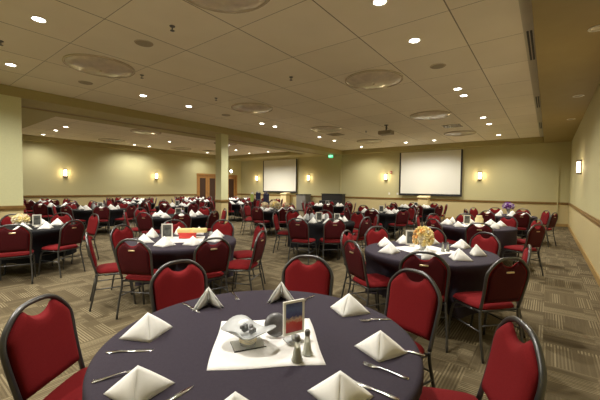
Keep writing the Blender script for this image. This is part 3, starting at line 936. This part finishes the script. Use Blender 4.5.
def frame_card(x, y, z, rz, label, w=.13, h=.17, art='photo'):
    """card facing local -Y, held on a small foot"""
    t = thing('table_card', label, 'card stand', (x, y, z), rz, 'framed table cards')
    bm = bmesh.new(); b = .016
    box(bm, -w / 2, w / 2, 0, .008, 0, b); box(bm, -w / 2, w / 2, 0, .008, h - b, h)
    box(bm, -w / 2, -w / 2 + b, 0, .008, b, h - b); box(bm, w / 2 - b, w / 2, 0, .008, b, h - b)
    for v in bm.verts: v.co.z += .022
    obj('frame', bm, MT['white'], t)
    o = obj('print', B(-w / 2 + b, w / 2 - b, .002, .006, 0, h - 2 * b), MT[art], t); o.location = (0, 0, .022 + b)
    bm = lathe(bmesh.new(), [(0, 0), (.045, 0), (.045, .004), (.02, .012), (.016, .024), (0, .024)], 16, 0, .004)
    obj('foot', fixn(bm), MT['white'], t)
    return t

def shaker(x, y, z, fill, label):
    t = thing('shaker', label, 'shaker', (x, y, z), 0, 'glass salt and pepper shakers')
    bm = lathe(bmesh.new(), [(0, 0), (.024, 0), (.026, .006), (.020, .02), (.014, .06), (.0105, .085), (.011, .092), (0, .092)], 16)
    obj('glass_body', fixn(bm), MT['milky'], t)
    bm = lathe(bmesh.new(), [(0, .003), (.021, .003), (.0175, .02), (.0125, .055), (0, .057)], 14)
    obj('contents', fixn(bm), MT[fill], t)
    bm = lathe(bmesh.new(), [(.0122, .088), (.0128, .105), (.009, .113), (0, .115)], 14)
    obj('cap', fixn(bm), MT['pewter'], t)
    return t

def blossoms(bm, n, c, rad, pr, rn, mi_choices, flat=.8):
    for k in range(n):
        # points on an ellipsoid
        zc = 1 - 1.5 * (k + .5) / n; an = k * 2.39996 + rn.uniform(-.2, .2)
        q = math.sqrt(max(0, 1 - zc * zc))
        p = Vector((c[0] + math.cos(an) * q * rad, c[1] + math.sin(an) * q * rad, c[2] + zc * rad * flat))
        nrm = (p - Vector(c)).normalized()
        mi = rn.choice(mi_choices)
        s = pr * rn.uniform(.8, 1.2)
        # a rosette of petals
        t1 = nrm.orthogonal().normalized(); t2 = nrm.cross(t1)
        for ring, (m_, op, ln) in enumerate(((7, .35, 1.0), (5, .9, .7))):
            for i in range(m_):
                a = 2 * PI * i / m_ + ring * .4
                d = t1 * math.cos(a) + t2 * math.sin(a); sd = t1 * -math.sin(a) + t2 * math.cos(a)
                b0 = p - nrm * s * .3
                tip = p + d * s * ln + nrm * s * op
                mid = p + d * s * ln * .6 + nrm * s * (op * .35)
                vs = [bm.verts.new(v) for v in (b0, mid - sd * s * .4, tip - sd * s * .22 , tip + sd * s * .22, mid + sd * s * .4)]
                f = bm.faces.new(vs); f.material_index = mi
    return bm

def flower_arrangement(x, y, z, label, cols, rad=.13, hgt=.16, n=26, vase='frost', pr=.035, fol='leaf', flat=.8):
    t = thing('flower_arrangement', label, 'flowers', (x, y, z))
    rn = random.Random(int(abs(x) * 100 + abs(y) * 37))
    vh = hgt - rad * .5
    bm = lathe(bmesh.new(), [(0, 0), (.045, 0), (.05, .01), (.035, .03), (.04, vh * .6), (.055, vh), (.05, vh), (.03, vh * .5), (0, vh * .4)], 18)
    obj('vase', fixn(bm), MT[vase], t)
    bm = bmesh.new()
    bmesh.ops.create_icosphere(bm, subdivisions=2, radius=rad * .8, matrix=Matrix.Translation((0, 0, hgt)) @ Matrix.Diagonal((1, 1, flat, 1)))
    obj('foliage', bm, MT[fol], t, True)
    bm = bmesh.new()
    blossoms(bm, n, (0, 0, hgt), rad, pr, rn, list(range(len(cols))), flat)
    obj('blossoms', bm, [MT[c] for c in cols], t)
    return t

def jar(x, y, z, label, m='frost', r=.04, h=.13, fill=None, grp=None):
    t = thing('glass_jar', label, 'jar', (x, y, z), 0, grp)
    bm = lathe(bmesh.new(), [(0, 0), (r, 0), (r * 1.05, .01), (r * 1.05, h * .7), (r * .7, h * .88), (r * .75, h), (r * .65, h), (r * .6, h * .86), (r * .9, h * .68), (r * .9, .015), (0, .012)], 18)
    obj('jar_body', fixn(bm), MT[m], t)
    if fill:
        bm = lathe(bmesh.new(), [(0, .02), (r * .8, .02), (r * .82, h * .5), (0, h * .55)], 14)
        obj('filling', fixn(bm), MT[fill], t)
    return t

# ---- T0: nearest table -------------------------------------------------
T0 = (-1.13, 1.19)
D0 = 'nearest table in the foreground'
ch0 = [(-2.07, .50), (-2.29, 1.45), (-1.63, 2.27), (-.74, 2.35), (-.07, 1.72)]
banquet(0, T0[0], T0[1], D0, ch0, napk=False)
napk0 = [(-1.579, .829, 0, R(70), 'left side by the far left chair'), (-1.69, 1.28, 2, R(232), 'far left rim'), (-1.41, 1.66, 2, R(222), 'far rim in the middle'),
         (-.944, 1.735, 0, R(12), 'far right rim'), (-.585, 1.38, 1, R(20), 'right side'), (-.56, .98, 1, R(28), 'right beside the long knife'),
         (-1.145, .56, 1, R(52), 'near left rim'), (-.75, .665, 0, R(40), 'near rim cut by photo bottom')]
for x, y, k, rz, s in napk0:
    place_napkin(k, x, y, TZ + .0015, rz, 'white folded napkin on foreground table, %s' % s, 'folded napkins on round tables', 1.0)
square_cloth('overlay_cloth', -1.082, 1.165, R(44), .248, 'white square overlay in the middle of the foreground table')

def flat_cutlery(kind, a, b, label):
    """handle end a, tip b"""
    a = Vector((*a, TZ + .004)); b = Vector((*b, TZ + .004))
    d = b - a; L_ = d.length; rz = math.atan2(d.y, d.x)
    n = 18
    t = None
    bm = bmesh.new()
    def strip(prof, th=.0022):
        up, lo = [], []
        for (x, w_, z) in prof:
            up.append((bm.verts.new((x, -w_, z + th)), bm.verts.new((x, w_, z + th))))
            lo.append((bm.verts.new((x, -w_, z)), bm.verts.new((x, w_, z))))
        for i in range(len(prof) - 1):
            bm.faces.new((up[i][0], up[i + 1][0], up[i + 1][1], up[i][1]))
            bm.faces.new((lo[i][0], lo[i][1], lo[i + 1][1], lo[i + 1][0]))
            bm.faces.new((up[i][0], lo[i][0], lo[i + 1][0], up[i + 1][0]))
            bm.faces.new((up[i][1], up[i + 1][1], lo[i + 1][1], lo[i][1]))
        for i in (0, -1): bm.faces.new((up[i][0], up[i][1], lo[i][1], lo[i][0]))
    if kind == 'knife':
        strip([(0, .006, 0), (.004, .0085, 0), (.03, .009, .001), (.06, .007, .003), (.095, .0055, .002), (.10, .0045, .002), (.105, .0085, .001), (.15, .010, 0), (.19, .009, 0), (.21, .005, 0), (.222, .001, 0)])
        full = .222
    else:
        strip([(0, .006, 0), (.004, .009, 0), (.03, .008, .001), (.08, .0035, .006), (.12, .0035, .008), (.135, .008, .004), (.143, .011, .003), (.152, .012, .003)])
        for q in (-.0100, -.0034, .0034, .0100):
            f0 = len(bm.verts)
            vs = []
            for (x, w_, z) in ((.150, .0018, .003), (.175, .0014, .003), (.192, .0006, .006)):
                vs.append([bm.verts.new((x, q - w_, z)), bm.verts.new((x, q + w_, z)), bm.verts.new((x, q + w_, z + .002)), bm.verts.new((x, q - w_, z + .002))])
            for p_, r_ in zip(vs, vs[1:]):
                for i in range(4): bm.faces.new((p_[i], p_[(i + 1) % 4], r_[(i + 1) % 4], r_[i]))
            bm.faces.new(vs[-1]); bm.faces.new(vs[0][::-1])
        full = .192
    o = obj('dinner_knife' if kind == 'knife' else 'dinner_fork', fixn(bm), MT['chrome'], None, True)
    o.location = (a.x, a.y, TZ + .001); o.rotation_euler = (0, 0, rz)
    sc_ = L_ / full if 0.9 < L_ / full < 1.15 else 1
    o.scale = (sc_, 1, 1)
    tag(o, label, kind, 'cutlery on the foreground table')
    return o
flat_cutlery('knife', (-1.563, .626), (-1.417, .771), 'silver dinner knife near left rim of foreground table')
flat_cutlery('fork', (-1.365, .495), (-1.30, .66), 'silver dinner fork poking out behind the near left napkin')
flat_cutlery('knife', (-1.855, 1.205), (-1.634, 1.176), 'silver dinner knife at far left rim of foreground table')
flat_cutlery('fork', (-1.775, 1.55), (-1.61, 1.455), 'silver dinner fork right of the far left napkin')
flat_cutlery('fork', (-1.285, 1.865), (-1.262, 1.68), 'silver dinner fork right of the far middle napkin')
flat_cutlery('knife', (-1.58, 1.80), (-1.47, 1.62), 'silver dinner knife left of the far middle napkin')
flat_cutlery('fork', (-.70, 1.80), (-.825, 1.66), 'silver dinner fork right of the far right napkin')
flat_cutlery('knife', (-1.02, 1.92), (-1.05, 1.71), 'silver dinner knife left of the far right napkin')
flat_cutlery('fork', (-.416, 1.272), (-.61, 1.262), 'silver dinner fork on right side of foreground table')
flat_cutlery('knife', (-.40, 1.122), (-.62, 1.119), 'silver dinner knife at right beside the near right napkin')
flat_cutlery('knife', (-.42, 1.50), (-.62, 1.46), 'silver dinner knife tucked behind the right side napkin')
flat_cutlery('knife', (-1.03, .50), (-1.04, .69), 'silver dinner knife tip at photo bottom between two napkins')

# centrepiece of T0
ZC = TZ + .0045
t = thing('glass_bowl', 'wavy-rimmed frosted glass bowl on the foreground overlay', 'bowl', (-1.115, 1.07, ZC))
def wv(r, z, a):
    k = max(0, (z - .05) / .04)
    return r * (1 + .30 * k * math.sin(2 * a + 1.1) + .08 * k * math.sin(5 * a)), z + .014 * k * math.sin(3 * a + .5) + .012 * k * math.cos(2 * a)
prof = [(0, .006), (.036, .006), (.038, .012), (.034, .035), (.052, .050), (.080, .066), (.108, .085), (.104, .087), (.075, .070), (.046, .056), (.028, .046), (0, .044)]
obj('bowl', fixn(lathe(bmesh.new(), prof, 40, wob=wv)), MT['frost'], t)
bm = bmesh.new()
for k in range(4):
    z = .022 + .006 * k
    tube(bm, [(math.cos(a) * .040, math.sin(a) * .040, z + .002 * math.sin(3 * a + k)) for a in [2 * PI * i / 24 for i in range(24)]], .0022, 5, closed=True)
obj('twine_band', bm, MT['ivory'], t)
bm = B(-.075, .075, -.055, .055, 0, .006, bev=.002)
o = obj('mirror_base', bm, MT['glass'], t); o.rotation_euler = (0, 0, R(60))
bm = bmesh.new()
rn = random.Random(4)
for k in range(9):
    bmesh.ops.create_icosphere(bm, subdivisions=1, radius=rn.uniform(.010, .017), matrix=Matrix.Translation((rn.uniform(-.03, .03), rn.uniform(-.03, .03), .066 + rn.uniform(0, .02))))
obj('pebbles', bm, MT['pewter'], t, True)
t = thing('pewter_disc', 'dark grey ribbed disc leaning behind the glass bowl', 'ornament', (-1.075, 1.225, ZC), R(37))
bm = lathe(bmesh.new(), [(0, .012), (.03, .016), (.05, .012), (.058, .004), (.058, -.004), (.05, -.01), (0, -.012)], 28, wob=lambda r, z, a: (r, z * (1 + .25 * math.sin(14 * a))))
o = obj('disc_body', fixn(bm), MT['pewter'], t, True); o.rotation_euler = (R(62), R(8), 0); o.location = (0, 0, .057)
t = thing('framed_poster', 'white framed blue and red card standing behind the shakers', 'card stand', (-.965, 1.235, ZC), R(75))
t.rotation_euler = (0, 0, R(68))
bm = bmesh.new(); w_, h_ = .115, .165; b_ = .011
box(bm, -w_ / 2, w_ / 2, 0, .012, 0, b_); box(bm, -w_ / 2, w_ / 2, 0, .012, h_ - b_, h_); box(bm, -w_ / 2, -w_ / 2 + b_, 0, .012, b_, h_ - b_); box(bm, w_ / 2 - b_, w_ / 2, 0, .012, b_, h_ - b_)
for v in bm.verts: v.co.z += .035
obj('frame', bm, MT['white'], t)
o = obj('print', B(-w_ / 2 + b_, w_ / 2 - b_, .003, .009, 0, h_ - 2 * b_), MT['poster'], t); o.location = (0, 0, .035 + b_)
bm = bmesh.new(); box(bm, -.04, .04, -.03, .045, 0, .006, bev=.002); box(bm, -.01, .01, .0, .012, .006, .036)
obj('foot', bm, MT['frost'], t)
shaker(-.842, 1.10, ZC, 'pepper', 'tall glass pepper shaker on the foreground overlay, left one')
shaker(-.840, 1.172, ZC, 'salt', 'tall glass salt shaker on the foreground overlay, right one')

# ---- T1: right table with orange flowers -------------------------------
D1 = 'right middle table with orange flowers'
ch1 = [(-2.22, 3.98), (-2.10, 4.72), (-1.42, 5.20), (-.90, 3.10), (-1.72, 3.22), (-.66, 5.08), (-.24, 3.32), (-.14, 4.22)]
banquet(1, -1.15, 4.12, D1, ch1)
square_cloth('overlay_cloth', -1.2, 4.15, R(60), .29, 'white square overlay under the orange flowers')
Z1 = TZ + .0045
flower_arrangement(-1.2, 4.08, Z1, 'orange and yellow flower ball on right middle table', ['orange', 'yellow', 'yellow', 'ivory'], .098, .15, 80, 'frost', .030, 'yellow', 1.25)
frame_card(-1.40, 4.26, Z1, R(30), 'white framed dark photo card beside orange flowers', .15, .19)
shaker(-.99, 4.16, Z1, 'salt', 'clear glass shaker right of the orange flowers')
shaker(-.95, 4.22, Z1, 'pepper', 'second glass shaker right of the orange flowers')

# ---- T2: table with red box ---------------------------------------------
D2 = 'left middle table with the red box'
ch2 = [(-4.52, 1.60), (-5.08, 2.26), (-3.62, 1.72), (-5.20, 3.20), (-3.02, 2.36), (-3.03, 3.16), (-3.66, 3.80), (-4.60, 3.80)]
banquet(2, -4.12, 2.65, D2, ch2)
square_cloth('overlay_cloth', -4.12, 2.70, R(50), .27, 'white square overlay under the red box')
t = thing('gift_box', 'red box lying on the left middle table', 'box', (-4.17, 2.79, Z1 + .005), R(50), 'stacked boxes on left middle table')
obj('box_body', B(-.115, .115, -.075, .075, 0, .065, bev=.004), MT['boxred'], t)
obj('box_lid', B(-.125, .125, -.085, .085, .06, .08, bev=.004), MT['boxred'], t)
t = thing('gift_box', 'yellow box stacked on top of the red box', 'box', (-4.13, 2.84, Z1 + .085), R(46), 'stacked boxes on left middle table')
obj('box_body', B(-.2, .2, -.08, .08, 0, .05, bev=.004), MT['boxyellow'], t)
obj('ribbon', B(-.02, .02, -.0825, .0825, 0, .0525), MT['orange'], t)
frame_card(-4.28, 2.53, Z1, R(48), 'white framed photo card left of the red box', .15, .20)
jar(-3.93, 3.02, Z1, 'small amber jar right of the red box', 'frost', .03, .09, 'orange')

# ---- T3: left edge table ------------------------------------------------
D3 = 'leftmost table before the wall pier'
C3 = (-7.38, 1.62)
ch3 = [(-6.22, 1.24), (-6.30, 2.05), (-8.46, 1.72), (-8.20, 2.45), (-7.45, 2.80), (-6.85, .62), (-7.60, .44), (-8.32, .86)]
banquet(3, *C3, D3, ch3, black=True)
flower_arrangement(-7.5, 1.62, TZ, 'ivory flower arrangement on the leftmost table', ['ivory', 'yellow', 'ivory'], .11, .13, 40, 'frost', .03, 'yellow')
frame_card(-7.30, 1.80, TZ, R(70), 'white framed card on the leftmost table', .13, .20)

# ---- T4: centre table ------------------------------------------------
D4 = 'centre table with glass jars'
ch4 = [(-3.82, 4.96), (-3.25, 5.40), (-5.10, 5.72), (-5.30, 6.65), (-4.72, 7.30), (-3.80, 7.42), (-3.05, 6.90), (-2.95, 6.15), (-4.58, 5.1)][:8]
banquet(4, -4.13, 6.25, D4, ch4, black=True)
frame_card(-4.10, 6.12, TZ, R(37), 'white framed card among jars on the centre table', .14, .19)
frame_card(-3.80, 6.40, TZ, R(30), 'white framed card at right of the centre table', .13, .16)
for k, (dx, dy) in enumerate(((-.32, -.10), (-.22, .12), (-.12, -.16), (-.36, .14), (.05, .16), (-.05, .3))):
    jar(-4.13 + dx, 6.25 + dy, TZ, '%s glass jar on centre table, %s of the cluster' % ('green' if k % 2 == 0 else 'ivory', ('left end', 'middle back', 'middle front', 'left back', 'right front', 'right back')[k]), 'frost', .045, .15, 'leaf' if k % 2 == 0 else 'ivory', 'glass jars on centre table')

# ---- T5 ------------------------------------------------
D5 = 'second right table with the honey jar'
ch5 = [(-2.2, 8.20), (-1.80, 6.72), (-1.60, 8.80), (-.95, 6.50), (-.70, 8.70), (-.15, 8.20), (-.12, 6.95), (-2.34, 7.42)]
banquet(5, -1.22, 7.65, D5, ch5)
square_cloth('overlay_cloth', -1.25, 7.66, R(20), .28, 'white square overlay under the honey jar')
frame_card(-1.36, 7.68, Z1, R(30), 'white framed card left of the honey jar', .14, .19)
jar(-1.12, 7.60, Z1, 'large honey coloured glass jar on second right table', 'yellow', .075, .22, None)

# ---- T6 ------------------------------------------------
D6 = 'farthest right table with purple flowers'
ch6 = [(-1.95, 11.95), (-2.0, 11.0), (-1.4, 12.6), (-.62, 12.55), (-.02, 12.0), (.16, 11.05), (-.55, 10.5), (-1.35, 10.42)]
banquet(6, -.98, 11.5, D6, ch6)
flower_arrangement(-.93, 11.45, TZ, 'purple and lilac flowers on the farthest right table', ['purple', 'lilac', 'purple'], .13, .27, 40, 'frost', .035, 'purple')

# ---- others ------------------------------------------------
banquet(7, -7.55, 4.75, 'table behind the red box table', phase=18, black=True)
frame_card(-7.3, 4.62, TZ, R(55), 'white framed card on the table behind the red box table', .15, .2)
jar(-7.5, 4.85, TZ, 'tall clear jar on the table behind the red box table', 'glass', .06, .26, 'lilac')
banquet(8, -7.2, 8.15, 'table with the large cream bouquet', phase=12, black=True)
for k, (dx, dy) in enumerate(((0, 0), (.27, .22), (-.25, -.23))):
    flower_arrangement(-7.15 + dx, 8.05 + dy, TZ, ['large cream bouquet in middle of its table', 'cream and pink bouquet right of the large one', 'cream and pink bouquet left of the large one'][k],
                       ['ivory', 'ivory', 'pink', 'ivory'] if k else ['ivory', 'yellow', 'ivory'], .10 if k else .15, .17, 40, 'frost', .03 if k else .045, 'ivory')
banquet(9, -7.46, 11.85, 'table in front of the piano', phase=30, black=True)
frame_card(-7.5, 11.8, TZ, R(35), 'white framed card on the table before the piano', .15, .2)
banquet(10, -4.25, 9.85, 'third table from the right front row', phase=8, black=True)
frame_card(-4.2, 9.8, TZ, R(20), 'white framed card on third row table', .15, .2)
banquet(11, -4.35, 13.6, 'table below the right screen', phase=22, black=True)
frame_card(-4.3, 13.5, TZ, R(20), 'white framed card below the right screen', .15, .2)
banquet(12, -11.5, 4.45, 'first table beyond the beam', phase=25, black=True)
frame_card(-11.3, 4.4, TZ, R(60), 'white framed card on first table beyond the beam', .15, .2)
for k in range(3): jar(-11.65 + .13 * k, 4.35 + .08 * k, TZ, 'bluish glass jar on first table beyond the beam, %s' % ('left', 'middle', 'right')[k], 'frost', .05, .17, 'navy', 'bluish jars beyond the beam')
banquet(13, -14.1, 4.1, 'table left of the first beam table', phase=5, black=True)
banquet(14, -17.35, 4.3, 'table by the left wall beside pier', phase=15, black=True)
banquet(15, -14.3, 7.0, 'table under the left wall sconces', phase=35, black=True)
banquet(16, -17.3, 8.3, 'table by the left wall between sconces', phase=10, black=True)
banquet(17, -11.4, 7.15, 'second table beyond the beam', phase=40, black=True)
frame_card(-11.3, 7.1, TZ, R(55), 'white framed card on second table beyond the beam', .15, .2)
banquet(18, -14.2, 10.0, 'table below the farther left sconce', phase=20, black=True)
banquet(19, -17.2, 12.0, 'table by the left wall near doors', phase=2, black=True)
banquet(20, -11.35, 10.1, 'table just behind the column', phase=28, black=True)
banquet(21, -14.7, 13.3, 'table in front of the doors', phase=12, black=True)

def gift_bag(x, y, z, rz, w_, h_, m, label):
    t = thing('gift_bag', label, 'bag', (x, y, z), rz, 'bags on table beyond the beam')
    bm = bmesh.new(); box(bm, -w_ / 2, w_ / 2, -.07, .07, 0, h_)
    for v in bm.verts:
        if v.co.z > h_ * .9: v.co.y *= .75; v.co.x *= 1.03
    obj('bag_body', bm, MT[m], t)
    bm = bmesh.new()
    for s in (-1, 1):
        tube(bm, spline([(-w_ * .22, s * .05, h_ - .01), (-w_ * .2, s * .045, h_ + .09), (w_ * .2, s * .045, h_ + .09), (w_ * .22, s * .05, h_ - .01)], 5), .005, 5)
    obj('bag_handle', bm, MT['lilac'], t)
    bm = bmesh.new(); rn = random.Random(int(w_ * 1000 + x * 10))
    for k in range(5):
        a = rn.uniform(-w_ * .35, w_ * .35); b = rn.uniform(-.03, .03)
        bmesh.ops.create_cone(bm, segments=6, radius1=.045, radius2=.012, depth=.12, cap_ends=True, matrix=Matrix.Translation((a, b, h_ + .02)) @ Euler((rn.uniform(-.4, .4), rn.uniform(-.5, .5), 0)).to_matrix().to_4x4())
    obj('tissue_paper', bm, MT[m if m == 'navy' else 'overlay'], t)
banquet(22, -12.2, 12.6, 'table with the dark bags beyond the beam', phase=33, black=True, napk=False)
gift_bag(-11.95, 12.75, TZ, R(45), .30, .42, 'navy', 'dark navy bag beyond the beam, right one of two')
gift_bag(-12.25, 12.45, TZ, R(45), .26, .46, 'navy', 'dark navy bag beyond the beam, left one of two')
gift_bag(-12.5, 12.25, TZ, R(55), .16, .40, 'lime', 'lime green bag beside the navy bags')
